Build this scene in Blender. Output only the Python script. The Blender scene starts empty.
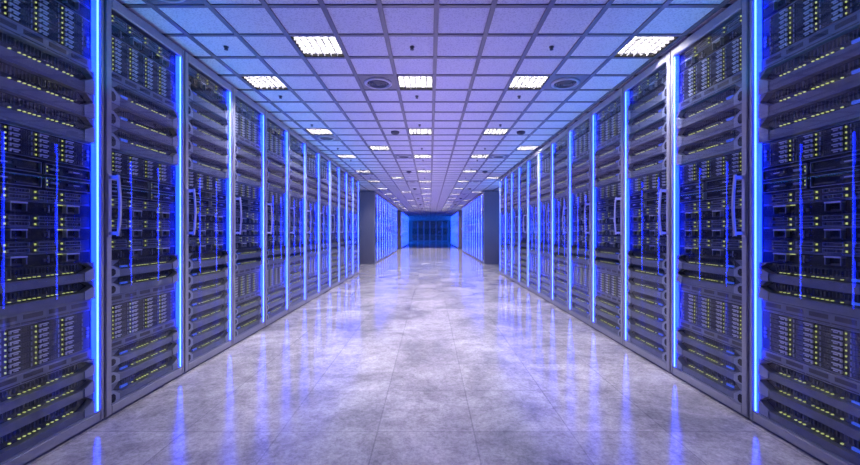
import bpy, math, random
from mathutils import Vector, Matrix
random.seed(7)
C = bpy.context.scene.collection
sc = bpy.context.scene

# ---------------------------------------------------------------- camera, world, exposure
cam_d = bpy.data.cameras.new('camera'); cam = bpy.data.objects.new('camera', cam_d); C.objects.link(cam)
cam.location = (0, 0, 0.91); cam.rotation_euler = (math.pi/2, 0, 0)
cam_d.sensor_width = 36; cam_d.lens = 384/860*36
cam_d.shift_y = -0.5/860
cam_d.clip_start = 0.02; cam_d.clip_end = 200
sc.camera = cam
w = bpy.data.worlds.new('world'); sc.world = w; w.use_nodes = True
w.node_tree.nodes['Background'].inputs[0].default_value = (0.05, 0.08, 0.35, 1)
w.node_tree.nodes['Background'].inputs[1].default_value = 0.02
sc.view_settings.view_transform = 'Standard'; sc.view_settings.look = 'None'
sc.view_settings.gamma = 1; sc.view_settings.use_curve_mapping = False
sc.view_settings.exposure = 0.0
sc.cycles.max_bounces = 10; sc.cycles.transparent_max_bounces = 24
sc.cycles.glossy_bounces = 6; sc.cycles.diffuse_bounces = 5
sc.cycles.use_denoising = True
sc.cycles.caustics_reflective = False; sc.cycles.caustics_refractive = False
sc.cycles.sample_clamp_indirect = 3.0

LAMP = 175.0          # ceiling light emission
LAMP_COL = (0.98, 0.92, 1.0)
LED_CORE = 17.0      # bright line of every LED strip
LED_SIDE = 14.0      # its blue diffuser

def area(name, loc, rot, sx, sy, col, e):
    l = bpy.data.lights.new(name, 'AREA'); l.shape = 'RECTANGLE'; l.size = sx; l.size_y = sy; l.color = col; l.energy = e
    o = bpy.data.objects.new(name, l); C.objects.link(o); o.location = loc; o.rotation_euler = rot
for sg in (-1, 1): area('far_aisle_blue_fill', (sg*2.9, 33.2, .9), (math.pi, sg*math.radians(35), 0), .3, 9, (.01, .14, 1), 800)  # unseen lights added to turn the far ceiling blue, no fixtures there

for sg, e in ((-1, 9), (1, 8)): area('aisle_cyan_fill', (sg*1.42, 4.4, 1.55), (math.pi, -sg*math.radians(10), 0), .06, 6.5, (.02, .42, 1), e)  # added fill without fixtures, tints the ceiling edges near the racks cyan
area('cross_aisle_blue_fill', (2.25, 8.9, 1.2), (math.radians(130), 0, 0), 1.2, 1.0, (.01, .20, 1), 26)  # unseen fill added to blue the right cross-aisle ceiling and side panel
area('cross_aisle_blue_fill', (-2.35, 8.9, 1.2), (math.radians(125), 0, 0), 1.0, 1.0, (.03, .25, 1), 12)  # weaker added fill for the left cross aisle, no lamp there
area('aisle_violet_fill', (0, 11.5, 1.0), (math.pi, 0, 0), 1.0, 19, (.50, .34, 1), 60)  # added uplight with no fixture, lifts the central ceiling towards violet
for sg, e in ((-1, 3), (1, 9)): area('cross_aisle_blue_fill', (sg*2.3, 19.4, 1.2), (math.pi, 0, 0), 1.0, 1.8, (.01, .22, 1), e)  # unseen fills added to blue the ceiling of the second cross aisle

# ---------------------------------------------------------------- materials
def mat(name, col, rough=0.5, metal=0.0, emit=None, es=0.0, spec=0.5, nosample=False):
    m = bpy.data.materials.new(name); m.use_nodes = True
    b = m.node_tree.nodes['Principled BSDF']
    b.inputs['Base Color'].default_value = (*col, 1); b.inputs['Roughness'].default_value = rough
    b.inputs['Metallic'].default_value = metal; b.inputs['Specular IOR Level'].default_value = spec
    if emit:
        b.inputs['Emission Color'].default_value = (*emit, 1); b.inputs['Emission Strength'].default_value = es
        if nosample: m.cycles.emission_sampling = 'NONE'
    return m
def noise_mat(name, c1, c2, scale, rough, metal=0.0, bump=0.0):
    m = mat(name, c1, rough, metal); nt = m.node_tree; b = nt.nodes['Principled BSDF']
    tc = nt.nodes.new('ShaderNodeTexCoord'); n = nt.nodes.new('ShaderNodeTexNoise')
    n.inputs['Scale'].default_value = scale; n.inputs['Detail'].default_value = 5
    nt.links.new(tc.outputs['Object'], n.inputs['Vector'])
    r = nt.nodes.new('ShaderNodeValToRGB'); r.color_ramp.elements[0].position = .35; r.color_ramp.elements[1].position = .65
    r.color_ramp.elements[0].color = (*c1, 1); r.color_ramp.elements[1].color = (*c2, 1)
    nt.links.new(n.outputs['Fac'], r.inputs['Fac']); nt.links.new(r.outputs['Color'], b.inputs['Base Color'])
    if bump:
        bp = nt.nodes.new('ShaderNodeBump'); bp.inputs['Strength'].default_value = bump; bp.inputs['Distance'].default_value = .002
        nt.links.new(n.outputs['Fac'], bp.inputs['Height']); nt.links.new(bp.outputs['Normal'], b.inputs['Normal'])
    return m
M = {}
M['frame'] = noise_mat('grey_powder_coat', (.32, .32, .37), (.35, .35, .40), 60, .38, .15)
M['panel'] = noise_mat('grey_side_panel', (.14, .14, .20), (.16, .16, .22), 40, .5, .1)
M['inside'] = mat('rack_inside', (.03, .03, .04), .6)
M['face'] = noise_mat('bezel_grey', (.145, .16, .205), (.17, .185, .235), 25, .34, .3)
M['ear'] = mat('ear_grey', (.34, .37, .45), .35, .2)
M['black'] = mat('black_plastic', (.004, .004, .006), .5, spec=.25)
M['dark'] = mat('dark_chassis', (.014, .015, .02), .42, .1)
M['slot'] = mat('slot_dark', (.02, .02, .028), .5)
M['silver'] = mat('silver_lever', (.7, .71, .76), .32, .5)
M['line'] = mat('steel_edge', (.26, .28, .34), .35, .6)
M['comb'] = mat('grille_grey', (.07, .07, .09), .45, .3)
M['dot'] = mat('status_yellow', (.1, .1, .02), .4, 0, (.75, .85, .25), .7, nosample=True)
M['dotblue'] = mat('status_white', (.1, .1, .1), .4, 0, (.6, .8, 1.0), .9, nosample=True)
M['display'] = mat('display_blue', (.02, .03, .1), .3, 0, (.05, .14, 1.0), .6, nosample=True)
M['ledcore'] = mat('led_core', (.8, .8, .8), .4, 0, (.026, .080, 1.0), LED_CORE)
M['ledside'] = mat('led_diffuser', (.1, .1, .3), .4, 0, (.003, .018, 1.0), LED_SIDE)
M['leddim'] = mat('led_dim', (.1, .1, .3), .4, 0, (.06, .16, .8), .5)
M['handle'] = mat('satin_handle', (.50, .50, .58), .35, .3)
M['grid'] = mat('ceiling_grid_metal', (.15, .15, .19), .45, .2)
M['louver'] = mat('louver_metal', (.034, .034, .036), .6)
M['lampdark'] = mat('lamp_housing', (.003, .003, .003), 1.0, spec=0.0)
M['lamp'] = mat('lamp_diffuser', (.9, .9, .9), .5, 0, LAMP_COL, LAMP)
M['vent'] = mat('vent_plate', (.17, .17, .21), .45, .1)
M['ventring'] = mat('vent_ring', (.62, .62, .68), .35, .2)
M['sprinkler'] = mat('sprinkler_metal', (.08, .08, .10), .35, .6)
M['sdet'] = mat('detector_plastic', (.07, .07, .10), .5)
M['wall'] = noise_mat('wall_paint', (.30, .30, .33), (.33, .33, .36), 6, .7)
# glass: clear pane with a Schlick reflection
g = bpy.data.materials.new('door_glass'); g.use_nodes = True; nt = g.node_tree; nt.nodes.clear()
out = nt.nodes.new('ShaderNodeOutputMaterial'); mx = nt.nodes.new('ShaderNodeMixShader')
tr = nt.nodes.new('ShaderNodeBsdfTransparent'); tr.inputs[0].default_value = (.93, .94, .98, 1)
gl = nt.nodes.new('ShaderNodeBsdfGlossy'); gl.inputs['Roughness'].default_value = .0; gl.inputs[0].default_value = (.9, .93, 1, 1)
lw = nt.nodes.new('ShaderNodeLayerWeight'); lw.inputs['Blend'].default_value = .5
pw = nt.nodes.new('ShaderNodeMath'); pw.operation = 'POWER'; pw.inputs[1].default_value = 4.0
ma = nt.nodes.new('ShaderNodeMath'); ma.operation = 'MULTIPLY_ADD'; ma.inputs[1].default_value = .78; ma.inputs[2].default_value = .06
nt.links.new(lw.outputs['Facing'], pw.inputs[0]); nt.links.new(pw.outputs[0], ma.inputs[0]); nt.links.new(ma.outputs[0], mx.inputs[0])
nt.links.new(tr.outputs[0], mx.inputs[1]); nt.links.new(gl.outputs[0], mx.inputs[2]); nt.links.new(mx.outputs[0], out.inputs[0])
M['glass'] = g

# floor: polished stone slabs
def floor_mat():
    m = mat('stone_slabs', (.5, .47, .47), .25); nt = m.node_tree; b = nt.nodes['Principled BSDF']; L = nt.links.new
    tc = nt.nodes.new('ShaderNodeTexCoord')
    mp = nt.nodes.new('ShaderNodeMapping'); mp.inputs['Location'].default_value = (.24+.44*10, .50, 0)
    L(tc.outputs['Object'], mp.inputs['Vector'])
    def noise(scale, det, rough=.6, dist=0, vec=None):
        n = nt.nodes.new('ShaderNodeTexNoise'); n.inputs['Scale'].default_value = scale; n.inputs['Detail'].default_value = det
        n.inputs['Roughness'].default_value = rough; n.inputs['Distortion'].default_value = dist
        L(vec or tc.outputs['Object'], n.inputs['Vector']); return n
    def ramp(src, p0, c0, p1, c1):
        r = nt.nodes.new('ShaderNodeValToRGB'); e = r.color_ramp.elements
        e[0].position = p0; e[0].color = (*c0, 1); e[1].position = p1; e[1].color = (*c1, 1)
        L(src, r.inputs['Fac']); return r
    def mixc(mode, fac, a, bb):
        x = nt.nodes.new('ShaderNodeMix'); x.data_type = 'RGBA'; x.blend_type = mode; x.inputs['Factor'].default_value = fac
        L(a, x.inputs['A']); L(bb, x.inputs['B']); return x
    n1 = noise(1.9, 10, .70, .5); n2 = noise(13, 9, .78, .5); n3 = noise(60, 6, .75, .6)
    base = ramp(n1.outputs['Fac'], .36, (.35, .335, .35), .62, (.78, .74, .725))
    mid = ramp(n2.outputs['Fac'], .36, (.68, .67, .69), .60, (1, 1, 1))
    fine = ramp(n3.outputs['Fac'], .38, (.62, .62, .64), .58, (1, 1, 1))
    c = mixc('MULTIPLY', 1, base.outputs['Color'], mid.outputs['Color'])
    c = mixc('MULTIPLY', .8, c.outputs['Result'], fine.outputs['Color'])
    br = nt.nodes.new('ShaderNodeTexBrick'); br.offset = 0; br.squash = 1
    br.inputs['Scale'].default_value = 1; br.inputs['Brick Width'].default_value = .44; br.inputs['Row Height'].default_value = .45
    br.inputs['Mortar Size'].default_value = .0035; br.inputs['Mortar Smooth'].default_value = .3; br.inputs['Bias'].default_value = 0
    br.inputs['Color1'].default_value = (.80, .80, .82, 1); br.inputs['Color2'].default_value = (1, 1, 1, 1); br.inputs['Mortar'].default_value = (.66, .66, .70, 1)
    L(mp.outputs['Vector'], br.inputs['Vector'])
    c = mixc('MULTIPLY', 1, c.outputs['Result'], br.outputs['Color'])
    L(c.outputs['Result'], b.inputs['Base Color'])
    rr = ramp(n2.outputs['Fac'], .35, (.17, .17, .17), .65, (.05, .05, .05))
    L(rr.outputs['Color'], b.inputs['Roughness'])
    ad = nt.nodes.new('ShaderNodeMath'); ad.operation = 'ADD'; L(n2.outputs['Fac'], ad.inputs[0]); L(n3.outputs['Fac'], ad.inputs[1])
    bp = nt.nodes.new('ShaderNodeBump'); bp.inputs['Strength'].default_value = .09; bp.inputs['Distance'].default_value = .003
    L(ad.outputs[0], bp.inputs['Height']); L(bp.outputs['Normal'], b.inputs['Normal'])
    b.inputs['Specular IOR Level'].default_value = .8
    return m
M['floor'] = floor_mat()
def tile_mat():
    m = mat('mineral_fibre_tile', (.66, .66, .68), .85); nt = m.node_tree; b = nt.nodes['Principled BSDF']; L = nt.links.new
    tc = nt.nodes.new('ShaderNodeTexCoord'); n = nt.nodes.new('ShaderNodeTexNoise'); n.inputs['Scale'].default_value = 110; n.inputs['Detail'].default_value = 3
    L(tc.outputs['Object'], n.inputs['Vector'])
    r = nt.nodes.new('ShaderNodeValToRGB'); e = r.color_ramp.elements
    e[0].position = .36; e[0].color = (.66, .66, .69, 1); e[1].position = .52; e[1].color = (.86, .86, .88, 1)
    L(n.outputs['Fac'], r.inputs['Fac']); L(r.outputs['Color'], b.inputs['Base Color']); return m
M['tile'] = tile_mat()

# ---------------------------------------------------------------- mesh builder
class MB:
    def __init__(s, flip=1): s.v = []; s.f = []; s.m = []; s.mats = []; s.sx = flip
    def mi(s, k):
        if k not in s.mats: s.mats.append(k)
        return s.mats.index(k)
    def add(s, vs, fs, k):
        b = len(s.v); i = s.mi(k)
        s.v += [(x*s.sx, y, z) for x, y, z in vs]
        for f in fs:
            f = tuple(b+q for q in f); s.f.append(f if s.sx > 0 else f[::-1]); s.m.append(i)
    def box(s, x0, x1, y0, y1, z0, z1, k):
        vs = [(x, y, z) for x in (x0, x1) for y in (y0, y1) for z in (z0, z1)]
        s.add(vs, [(0, 1, 3, 2), (4, 6, 7, 5), (0, 4, 5, 1), (2, 3, 7, 6), (0, 2, 6, 4), (1, 5, 7, 3)], k)
    def cham(s, x0, x1, y0, y1, z0, z1, k, c=.002):
        """box whose front (x1) edges are chamfered"""
        a = [(y0, z0), (y1, z0), (y1, z1), (y0, z1)]; i = [(y0+c, z0+c), (y1-c, z0+c), (y1-c, z1-c), (y0+c, z1-c)]
        vs = [(x0, *p) for p in a] + [(x1-c, *p) for p in a] + [(x1, *p) for p in i]
        fs = [(3, 2, 1, 0), (8, 9, 10, 11)]
        for q in range(4):
            r = (q+1) % 4; fs += [(q, r, 4+r, 4+q), (4+q, 4+r, 8+r, 8+q)]
        s.add(vs, fs, k)
    def prism(s, pts, x0, x1, k):
        """extrude a (y,z) outline along x"""
        n = len(pts); vs = [(x0, *p) for p in pts] + [(x1, *p) for p in pts]
        s.add(vs, [tuple(range(n))[::-1], tuple(range(n, 2*n))] + [(i, (i+1) % n, n+(i+1) % n, n+i) for i in range(n)], k)
    def lathe(s, prof, k, n=24, c=(0, 0)):
        """prof = [(r,z)...] about the z axis"""
        vs = []; fs = []
        for r, z in prof: vs += [(c[0]+r*math.cos(2*math.pi*i/n), c[1]+r*math.sin(2*math.pi*i/n), z) for i in range(n)]
        for j in range(len(prof)-1):
            for i in range(n): fs.append((j*n+i, j*n+(i+1) % n, (j+1)*n+(i+1) % n, (j+1)*n+i))
        fs.append(tuple(range(n))[::-1]); fs.append(tuple((len(prof)-1)*n+i for i in range(n)))
        s.add(vs, fs, k)
    def mesh(s, name):
        me = bpy.data.meshes.new(name); me.from_pydata(s.v, [], s.f); me.update()
        for k in s.mats: me.materials.append(M[k])
        me.polygons.foreach_set('material_index', s.m)
        return me
def link(name, me, parent=None, loc=(0, 0, 0)):
    o = bpy.data.objects.new(name, me); C.objects.link(o); o.location = loc
    if parent: o.parent = parent
    return o
def tag(o, label=None, cat=None, group=None, kind=None):
    if label: o['label'] = label
    if cat: o['category'] = cat
    if group: o['group'] = group
    if kind: o['kind'] = kind
    return o
def struct(name, mb): return tag(link(name, mb.mesh(name)), kind='structure')

# ---------------------------------------------------------------- room
HC = 2.09; T = .2967; GX = .034; GY = .765*T
XW = 3.3; Y0 = -1.6; Y1 = 39.3
b = MB(); b.box(-XW-.2, XW+.2, Y0-.2, Y1+.2, -.1, 0, 'floor'); struct('floor', b)
b = MB(); b.box(-XW-.2, XW+.2, Y0-.2, Y1+.2, HC+.05, HC+.12, 'lampdark')
# tiles (one per cell of the grid, the lit, vented and plain cells told apart below)
L_CELLS = set(); V_CELLS = set(); R_CELLS = set()
for per in range(7):
    o = per*10
    for c, r in ((-3, 7), (4, 7), (-5, 9), (-1, 9), (2, 9), (-5, 14), (-1, 14), (2, 14)): L_CELLS.add((c, r+o))
    for c, r in ((-2, 9), (3, 9), (-5, 15)): V_CELLS.add((c, r+o))
V_CELLS.add((-5, 5))
L_CELLS = {q for q in L_CELLS if q[1] <= 69}
def cell(c, r): return (GX+(c+.5)*T, GY+(r+.5)*T)
nc = int(XW/T)+2; r0 = int((Y0-GY)/T)-1; r1 = int((Y1-GY)/T)+1
for c in range(-nc, nc):
    for r in range(r0, r1):
        if (c, r) in L_CELLS or (c, r) in V_CELLS: continue
        x, y = cell(c, r); h = T/2-.010
        if abs(x) > XW+.1: continue
        b.add([(x-h, y-h, HC+.010), (x+h, y-h, HC+.010), (x+h, y+h, HC+.010), (x-h, y+h, HC+.010),
               (x-h+.004, y-h+.004, HC+.004), (x+h-.004, y-h+.004, HC+.004), (x+h-.004, y+h-.004, HC+.004), (x-h+.004, y+h-.004, HC+.004)],
              [(7, 6, 5, 4), (0, 1, 5, 4), (1, 2, 6, 5), (2, 3, 7, 6), (3, 0, 4, 7)], 'tile')
struct('ceiling', b)
b = MB()
for c in range(-nc, nc+1):
    x = GX+c*T
    if abs(x) < XW: b.box(x-.0135, x+.0135, Y0, Y1, HC-.004, HC+.012, 'grid')
for r in range(r0, r1+1):
    y = GY+r*T
    if Y0 < y < Y1: b.box(-XW, XW, y-.0115, y+.0115, HC-.002, HC+.012, 'grid')
tag(link('trim_1', b.mesh('trim_1')), kind='structure')
for nm, q in (('wall_left', (-XW-.15, -XW, Y0, Y1)), ('wall_right', (XW, XW+.15, Y0, Y1)), ('wall_back', (-XW-.15, XW+.15, Y0-.15, Y0)), ('wall_end', (-XW-.15, XW+.15, Y1, Y1+.15))):
    b = MB(); b.box(*q, 0, HC+.05, 'wall'); struct(nm, b)

# ---------------------------------------------------------------- rack equipment (u along the aisle, front face towards +x)
U0, U1 = .036, .553                  # width between the posts
XC = -.034                           # front plane of the equipment behind the door plane
COLS = [.076, .188, .300, .412]
def caddy(b, u, z, h=.0235):
    """one drive caddy with silver lever, grille and status light; z = bottom"""
    p = XC; t = h-.003
    b.box(p-.002, p+.006, u+.010, u+.104, z, z+t, 'dark')
    b.box(p+.006, p+.012, u+.013, u+.050, z+t*.60, z+t*.84, 'silver')
    b.box(p+.006, p+.012, u+.013, u+.019, z+t*.16, z+t*.84, 'silver')
    b.box(p+.006, p+.010, u+.030, u+.046, z+t*.20, z+t*.42, 'silver')
    for i in range(4):
        b.box(p+.006, p+.009, u+.055+i*.0085, u+.0605+i*.0085, z+t*.16, z+t*.46, 'comb')
        b.box(p+.006, p+.009, u+.055+i*.0085, u+.0605+i*.0085, z+t*.58, z+t*.88, 'comb')
    b.box(p+.006, p+.009, u+.094, u+.098, z+t*.15, z+t*.85, 'line')
def caddy_light(b, u, z, h=.0235, k='dot'): b.box(XC+.003, XC+.008, u+.001, u+.0045, z+h*.30, z+h*.60, k)

def u_drives(b, h, rows):
    b.box(-.75, XC, U0, U1, 0, h, 'dark')
    b.box(XC, XC+.006, U0, U1, h-.004, h-.001, 'line'); b.box(XC, XC+.006, U0, U1, .001, .003, 'line')
    ph = (h-.012)/rows
    for c in COLS:
        for r in range(rows): caddy_light(b, c, .006+r*ph, ph, 'dot')
        b.box(XC, XC+.003, c+.0075, c+.0095, .006, h-.006, 'black')
    for r in range(3): b.box(XC, XC+.006, .532, .545, .3*h+r*.018, .3*h+.011+r*.018, 'line')
    return [(c, .006+r*ph, ph) for c in COLS for r in range(rows)]
def u_vent(b, h):
    b.cham(-.7, XC+.012, U0, U1, 0, h, 'face')
    for i in range(5):
        u = U0+.012+i*.1005
        b.box(XC+.010, XC+.0128, u, u+.076, h*.42, h*.80, 'slot')
        b.box(XC+.010, XC+.0128, u-.008, u+.088, h*.10, h*.20, 'slot')
def u_switch(b, h):
    k = h/.11
    b.box(-.7, XC-.008, U0, U1, 0, h, 'black')
    pts = [(U0, 0), (U1, 0), (U1, h), (.508, h), (.548, .078*k), (.492, .046*k), (.118, .046*k), (.058, .078*k), (.098, h), (U0, h)]
    b.prism(pts, XC-.010, XC+.022, 'face')
    for a, c, n in ((U0, .096, 1), (.500, U1, 0)):
        if n: pp = [(a, .001), (c, .001), (c, .044*k), (.058, .074*k), (a, .074*k)]
        else: pp = [(a, .001), (c, .001), (c, .074*k), (.546, .074*k), (a, .050*k)]
        b.prism(pp, XC+.020, XC+.0265, 'ear')
    hp = [(U0+.001, .010*k), (.058, .010*k), (.070, .022*k), (.070, .044*k), (.058, .058*k), (U0+.001, .058*k)]
    b.prism(hp, XC+.024, XC+.0272, 'black')
    b.prism([(.120, .050*k), (.490, .050*k), (.528, .078*k), (.500, h-.002), (.108, h-.002), (.082, .078*k)], XC-.009, XC-.003, 'dark')
    for i in range(26): b.box(XC-.003, XC+.002, .125+i*.0145, .128+i*.0145, .074*k, h-.006, 'comb')
    b.box(XC-.002, XC+.006, .128, .172, .056*k, .068*k, 'display')
    us = [.205] + [.240+i*.019 for i in range(5)] + [.352+i*.019 for i in range(3)] + [.422+i*.019 for i in range(3)]
    for u in us: b.box(XC-.002, XC+.006, u, u+.006, .056*k, .0600*k, 'dot')
def ring(b, u0, u1, z0, z1, x0, x1, k, t=.0022):
    b.box(x0, x1, u0, u1, z1-t, z1, k); b.box(x0, x1, u0, u1, z0, z0+t, k)
    b.box(x0, x1, u0, u0+t, z0+t, z1-t, k); b.box(x0, x1, u1-t, u1, z0+t, z1-t, k)
def u_nodes(b, h):
    b.box(-.72, XC, U0, U1, 0, h, 'dark'); b.box(XC, XC+.004, U0, U1, 0, .0018, 'line')
    rh = h/2
    for c in COLS:
        for r in range(2):
            z = .003+r*rh
            ring(b, c+.012, c+.088, z+.002, z+rh-.006, XC, XC+.008, 'line')
            for i in range(4): b.box(XC, XC+.006, c+.034+i*.011, c+.042+i*.011, z+.006, z+rh-.010, 'comb')
            b.box(XC, XC+.005, c+.014, c+.032, z+.006, z+rh-.010, 'slot')
            b.box(XC, XC+.006, c+.001, c+.0045, z+.005, z+rh-.011, 'dot')
def u_bracket(b, h):
    b.box(-.72, XC-.004, U0, U1, 0, h, 'black'); b.box(XC-.004, XC+.002, U0, U1, h-.003, h-.001, 'line')
    for i, u in enumerate((.105, .200, .330, .425)):
        if i % 2 == 1:
            b.box(XC-.004, XC+.016, u, u+.062, h-.012, h-.006, 'silver')
            b.box(XC-.004, XC+.014, u, u+.0045, .012, h-.012, 'line'); b.box(XC-.004, XC+.014, u+.0575, u+.062, .012, h-.012, 'line')
            b.box(XC-.004, XC+.003, u+.012, u+.05, .010, .018, 'comb')
        else:
            for q in range(3): b.box(XC-.004, XC, u+.01+q*.016, u+.020+q*.016, h*.30, h*.55, 'comb')
            b.box(XC-.004, XC+.001, u+.03, u+.033, h*.2, h*.8, 'line')
    for q in range(3): b.box(XC-.004, XC+.002, .40+q*.008, .404+q*.008, h-.010, h-.006, 'dot')
def u_wide(b, h):
    b.box(-.72, XC, U0, U1, 0, h, 'black')
    for a, c in ((U0+.004, .322), (.338, U1-.004)):
        ring(b, a, c, .004, h-.004, XC, XC+.010, 'line', .0026)
        b.box(XC, XC+.008, a+.10, a+.17, h*.45, h*.62, 'comb'); b.box(XC, XC+.009, a+.022, a+.060, h*.45, h*.60, 'line')
        b.box(XC, XC+.009, a+.125, a+.155, h*.50, h*.58, 'silver')
        b.box(XC, XC+.005, a+.010, a+.014, h*.3, h*.42, 'dot'); b.box(XC, XC+.005, a+.010, a+.014, h*.6, h*.72, 'dot')
        b.box(XC, XC+.004, a+.19, c-.010, h*.25, h*.35, 'comb')

# layouts, listed top down as (kind, bottom, top)
MID = [('drive_s', 1.208, 1.322), ('wide', 1.146, 1.200), ('wide', 1.088, 1.142),
       ('nodes', 1.036, 1.084), ('bracket', .980, 1.034), ('nodes', .930, .978), ('bracket', .874, .928), ('nodes', .824, .872), ('bracket', .770, .822)]
TOP = [('nodes', 1.962, 2.008), ('bracket', 1.902, 1.960)]
LAY_A = TOP + [('drive', 1.716, 1.900), ('vent', 1.664, 1.714)] + [('switch', 1.550-i*.112, 1.660-i*.112) for i in range(3)] + MID + \
        [('switch', .684, .768), ('switch', .598, .682), ('vent', .548, .596), ('drive', .364, .546), ('vent', .317, .362), ('switch', .240, .315), ('switch', .155, .240), ('switch', .050, .155)]
LAY_B = TOP + [('switch', 1.785-i*.1155, 1.899-i*.1155) for i in range(5)] + MID + [('switch', .667-i*.1017, .767-i*.1017) for i in range(7)]
PART = {'drive': 'drive_server', 'drive_s': 'drive_server', 'vent': 'vent_panel', 'switch': 'network_switch', 'nodes': 'blade_server', 'bracket': 'storage_unit', 'wide': 'rack_server'}
cache = {}
def unit_mesh(kind, h, s, merged):
    key = (kind, round(h, 4), s, merged)
    if key in cache: return cache[key]
    b = MB(s); cad = []
    if kind == 'drive': cad = u_drives(b, h, 8)
    elif kind == 'drive_s': cad = u_drives(b, h, 5)
    elif kind == 'vent': u_vent(b, h)
    elif kind == 'switch': u_switch(b, h)
    elif kind == 'nodes': u_nodes(b, h)
    elif kind == 'bracket': u_bracket(b, h)
    else: u_wide(b, h)
    if merged:
        for u, z, ph in cad: caddy(b, u, z, ph)
        cad = []
    cache[key] = (b.mesh(PART[kind]), cad); return cache[key]
def caddy_mesh(ph, s):
    key = ('cad', round(ph, 4), s)
    if key not in cache:
        b = MB(s); caddy(b, 0, 0, ph); cache[key] = b.mesh('drive_caddy')
    return cache[key]
RH = 2.072; RW = .6016; DEP = 1.0
def rack_shell(s):
    key = ('shell', s)
    if key in cache: return cache[key]
    d = {}
    b = MB(s)                       # cabinet: two sides, top, bottom, back, front posts
    b.box(-DEP, -.014, .003, .018, 0, RH, 'panel'); b.box(-DEP, -.014, RW-.018, RW-.003, 0, RH, 'panel')
    b.box(-DEP, -.014, .018, RW-.018, RH-.03, RH, 'panel'); b.box(-DEP, -.014, .018, RW-.018, 0, .045, 'panel')
    b.box(-DEP, -DEP+.02, .018, RW-.018, .045, RH-.03, 'inside')
    b.box(-.12, -.062, .018, .0350, .045, RH-.03, 'inside'); b.box(-.12, -.062, .5540, RW-.018, .045, RH-.03, 'inside')
    d['cabinet'] = b.mesh('cabinet')
    b = MB(s)                       # door frame
    b.cham(-.012, 0, .006, .040, .012, RH-.002, 'frame', .004)
    b.cham(-.012, 0, RW-.026, RW-.006, .012, RH-.002, 'frame', .004)
    b.cham(-.012, 0, .040, RW-.026, RH-.056, RH-.002, 'frame', .004)
    b.cham(-.012, -.001, .040, RW-.026, .012, .056, 'frame', .004)
    b.box(-.012, -.002, .040, RW-.026, .056, .063, 'line')
    d['door'] = b.mesh('door')
    b = MB(s); b.add([(-.006, .040, .063), (-.006, RW-.047, .063), (-.006, RW-.047, RH-.056), (-.006, .040, RH-.056)], [(0, 1, 2, 3)], 'glass')
    d['glass_pane'] = b.mesh('glass_pane')
    b = MB(s)                       # handle: two stand-offs, a bowed grip, back plate
    b.cham(-.002, .004, .012, .034, .885, 1.195, 'handle', .002)
    b.cham(.004, .044, .016, .028, 1.168, 1.184, 'handle', .003); b.cham(.004, .044, .016, .028, .896, .912, 'handle', .003)
    n = 12
    pts = []
    for i in range(n+1):
        t = i/n; z = .890+.300*t; x = .040+.010*math.sin(math.pi*t); pts.append((x, z))
    vs = []; fs = []
    for x, z in pts: vs += [(x, .016, z), (x+.008, .016, z), (x+.008, .028, z), (x, .028, z)]
    for i in range(n):
        for q in range(4):
            r = (q+1) % 4; fs.append((i*4+q, i*4+r, i*4+4+r, i*4+4+q))
    fs += [(3, 2, 1, 0), (n*4, n*4+1, n*4+2, n*4+3)]
    b.add(vs, fs, 'handle')
    d['handle'] = b.mesh('handle')
    b = MB(s)                       # LED strip: blue diffuser profile with a bright core
    b.box(-.028, -.006, RW-.046, RW-.029, .062, RH-.058, 'ledside')
    b.box(-.007, -.0035, RW-.0405, RW-.0345, .064, RH-.060, 'ledcore')
    d['light_strip'] = b.mesh('light_strip')
    b = MB(s); b.box(-.028, -.004, RW-.046, RW-.029, .062, RH-.058, 'leddim'); d['dim_strip'] = b.mesh('light_strip')
    cache[key] = d; return d
def bank_mesh(lay, s, key):
    k = ('bank', key, s)
    if k not in cache:
        b = MB(s)
        for kind, z0, z1 in lay:
            t = MB(1); h = z1-z0
            if kind in ('drive', 'drive_s'): 
                rows = 8 if kind == 'drive' else 5
                t.box(-.75, XC, U0, U1, 0, h, 'dark')
                for c in COLS:
                    for r in range(rows):
                        z = .006+r*(h-.012)/rows
                        t.box(XC, XC+.008, c+.012, c+.05, z+.010, z+.015, 'silver')
                        t.box(XC, XC+.006, c+.055, c+.09, z+.004, z+.018, 'comb'); t.box(XC, XC+.006, c, c+.006, z+.006, z+.013, 'dot')
            elif kind == 'vent': u_vent(t, h)
            elif kind == 'switch': u_switch(t, h)
            elif kind == 'nodes': u_nodes(t, h)
            elif kind == 'bracket': u_bracket(t, h)
            else: u_wide(t, h)
            base = len(b.v); b.v += [(x*s, y, z+z0) for x, y, z in t.v]
            for f, m in zip(t.f, t.m):
                f = tuple(base+q for q in f); b.f.append(f if s > 0 else f[::-1]); b.m.append(b.mi(t.mats[m]))
        cache[k] = b.mesh('server_bank')
    return cache[k]
def rack(x, y, s, lay, detail, label, group, rot=0, dim=False):
    root = bpy.data.objects.new('server_rack', None); C.objects.link(root); root.location = (x, y, 0); root.rotation_euler.z = rot
    root.empty_display_size = .2
    tag(root, label, 'server rack', group)
    d = rack_shell(s)
    link('cabinet', d['cabinet'], root)
    dr = link('door', d['door'], root); link('glass_pane', d['glass_pane'], dr); link('handle', d['handle'], dr)
    tag(link('light_strip', d['dim_strip' if dim else 'light_strip'], root), 'dim blue light strip' if dim else 'glowing blue light strip')
    L = LAY_B if lay == 'B' else LAY_A
    if detail == 0:
        link('server_bank', bank_mesh(L, s, lay), root)
    else:
        for kind, z0, z1 in L:
            me, cad = unit_mesh(kind, z1-z0, s, detail == 1)
            o = link(PART[kind], me, root, (0, 0, z0))
            for u, z, ph in cad: link('drive_caddy', caddy_mesh(ph, s), o, (0, u, z))
    return root

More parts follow.
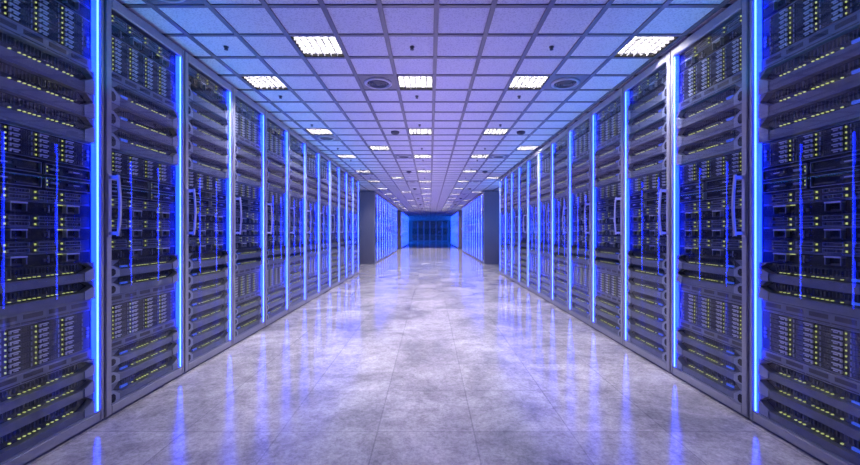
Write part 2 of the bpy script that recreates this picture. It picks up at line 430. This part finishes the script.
ORD = ['first', 'second', 'third', 'fourth', 'fifth', 'sixth', 'seventh', 'eighth', 'ninth', 'tenth', 'eleventh', 'twelfth']
ROWS = [(1, 2.08*RW, 'near'), (2, 10.93, 'middle'), (3, 20.74, 'far')]
PLACE = {1: 'before the first cross aisle', 2: 'beyond the first cross aisle', 3: 'beyond the second cross aisle'}
for side, x, s in (('left', -1.5666, 1), ('right', 1.534, -1)):
    for blk, ys, nm in ROWS:
        for i in range(12):
            y = ys+i*RW
            lay = 'AAB'[i % 3]
            det = (2 if i < 4 else 1) if blk == 1 else 0
            fill = 'shelves of grey switches above and below dark servers' if lay == 'B' else 'drive bays, switches and dark servers'
            if blk == 1 and i == 0: lab = 'server rack cut off by the %s photo edge, nearest rack of the %s row' % (side, side)
            elif i == 11: lab = 'last server rack of the %s row %s, at its corner' % (side, PLACE[blk])
            else: lab = '%s server rack along the %s row %s, %s' % (ORD[i], side, PLACE[blk], 'glass door over '+fill if blk == 1 else 'lit blue')
            lab = ' '.join(lab.split()[:16]) if blk != 1 else lab
            if blk == 1 and 0 < i < 11:
                lab = '%s server rack from the camera in the %s row %s' % (ORD[i], side, PLACE[blk])
            elif blk > 1 and i < 11:
                lab = '%s blue-lit server rack of the %s row %s' % (ORD[i], side, PLACE[blk])
            rack(x, y, s, lay, det, lab, 'server racks along the %s side' % side)
for side, x, s in (('left', -1.5666, 1), ('right', 1.534, -1)):   # the rows go on beside the camera
    rack(x, 1.08*RW, s, 'B', 1, 'server rack beside the camera, just outside the %s photo edge' % side, 'server racks along the %s side' % side)
XE = [-1.8048+i*RW for i in range(6)]
for i, x in enumerate(XE):   # racks closing the far end, fronts towards the camera
    lab = 'dark server rack against the far end wall, %s from the left' % ORD[i]
    rack(x, 38.1, 1, 'AAB'[i % 3], 0, lab, 'server racks across the far end', rot=-math.pi/2, dim=True).location = (x, 38.1, 0)

# ---------------------------------------------------------------- ceiling lights
b = MB(); h = T/2-.014
b.add([(-h, -h, .044), (h, -h, .044), (h, h, .044), (-h, h, .044)], [(0, 3, 2, 1)][::-1], 'lamp'); lamp_me = b.mesh('diffuser')
b = MB()
for a, c in ((-h, -h+.004), (h-.004, h)): b.box(a, c, -h, h, .0, .046, 'lampdark')
for a, c in ((-h, -h+.004), (h-.004, h)): b.box(-h+.004, h-.004, a, c, .0, .046, 'lampdark')
b.box(-h, h, -h, h, .046, .050, 'lampdark'); hous_me = b.mesh('housing')
b = MB(); q = 2*(h-.004)/6
for i in range(1, 6):
    p = -h+.004+i*q; b.box(p-.0025, p+.0025, -h+.004, h-.004, .0, .030, 'louver')
for i in range(1, 6):
    p = -h+.004+i*q; b.box(-h+.004, h-.004, p-.0025, p+.0025, .0005, .0295, 'louver')
louv_me = b.mesh('louver')
LINE = {-5: 'along the left racks', -3: 'left of centre', -1: 'just left of centre', 2: 'right of centre', 4: 'along the right racks'}
def nth(n):
    t = ['nearest', 'second', 'third', 'fourth', 'fifth', 'sixth', 'seventh', 'eighth', 'ninth', 'tenth', 'eleventh', 'twelfth', 'thirteenth', 'fourteenth']
    return t[n]
cnt = {}
for c, r in sorted(L_CELLS, key=lambda q: (q[1], q[0])):
    n = cnt.get(c, 0); cnt[c] = n+1; x, y = cell(c, r)
    root = bpy.data.objects.new('ceiling_light', None); C.objects.link(root); root.location = (x, y, HC)
    tag(root, 'louvred ceiling light, %s from camera in the line %s' % (nth(n), LINE[c]), 'ceiling light', 'recessed ceiling lights')
    link('housing', hous_me, root); link('diffuser', lamp_me, root); link('louver', louv_me, root)

# vents
b = MB(); h = T/2-.012; b.box(-h, h, -h, h, .002, .012, 'vent'); vp = b.mesh('vent_plate')
b = MB(); b.lathe([(.086, .002), (.108, .002), (.108, -.006), (.098, -.012), (.090, -.010), (.086, .002)], 'ventring', 32); vr = b.mesh('vent_ring')
b = MB()
b.lathe([(.085, .0022), (.085, .0008), (.02, .0008)], 'slot', 32)
for rr in (.072, .052, .032): b.lathe([(rr, .001), (rr, -.012), (rr-.004, -.014), (rr-.010, .001)], 'vent', 28)
b.lathe([(.016, .001), (.016, -.014), (.004, -.016)], 'vent', 20); vc = b.mesh('diffuser_cone')
cnt = {}
VL = {-2: 'left of centre', 3: 'right of centre', -5: 'over the left racks'}
for c, r in sorted(V_CELLS, key=lambda q: (q[1], q[0])):
    n = cnt.get(c, 0); cnt[c] = n+1; x, y = cell(c, r)
    root = bpy.data.objects.new('ceiling_vent', None); C.objects.link(root); root.location = (x, y, HC)
    tag(root, 'round air vent, %s from camera in the line %s' % (nth(n), VL[c]), 'vent', 'round ceiling vents')
    link('vent_plate', vp, root); link('vent_ring', vr, root); link('diffuser_cone', vc, root)
# smoke detectors
b = MB(); b.lathe([(.050, .004), (.050, -.010), (.042, -.022), (.026, -.026), (.024, -.034), (.006, -.036)], 'sdet', 24); sd = b.mesh('smoke_detector')
cnt = {}
for per in range(6):
    for c in (-2, 3):
        x, y = cell(c, 14+per*10); n = cnt.get(c, 0); cnt[c] = n+1
        tag(link('smoke_detector', sd, None, (x, y, HC)), 'dark smoke detector, %s from camera in the line %s' % (nth(n), VL[c]), 'smoke detector', 'ceiling smoke detectors')
# sprinklers
b = MB(); b.lathe([(.015, .004), (.015, -.002), (.005, -.004), (.005, -.010), (.003, -.012), (.003, -.014), (.003, -.015)], 'sprinkler', 14)
b.box(-.011, -.008, -.0025, .0025, -.016, -.006, 'sprinkler'); b.box(.008, .011, -.0025, .0025, -.016, -.006, 'sprinkler'); b.box(-.011, .011, -.0025, .0025, -.008, -.006, 'sprinkler')
b.lathe([(.012, -.015), (.012, -.017), (.003, -.018)], 'sprinkler', 14); sp = b.mesh('sprinkler_head')
cnt = {}
for per in range(5):
    for r in (7, 10, 13):
        for c in (-5, -1, 2):
            x, y = cell(c, r+per*10)
            if (c, r+per*10) in L_CELLS: continue
            n = cnt.get(c, 0); cnt[c] = n+1
            if n > 13: continue
            tag(link('sprinkler_head', sp, None, (x, y, HC)), 'small sprinkler head, %s from camera in the line %s' % (nth(n), LINE[c]), 'sprinkler', 'ceiling sprinkler heads')
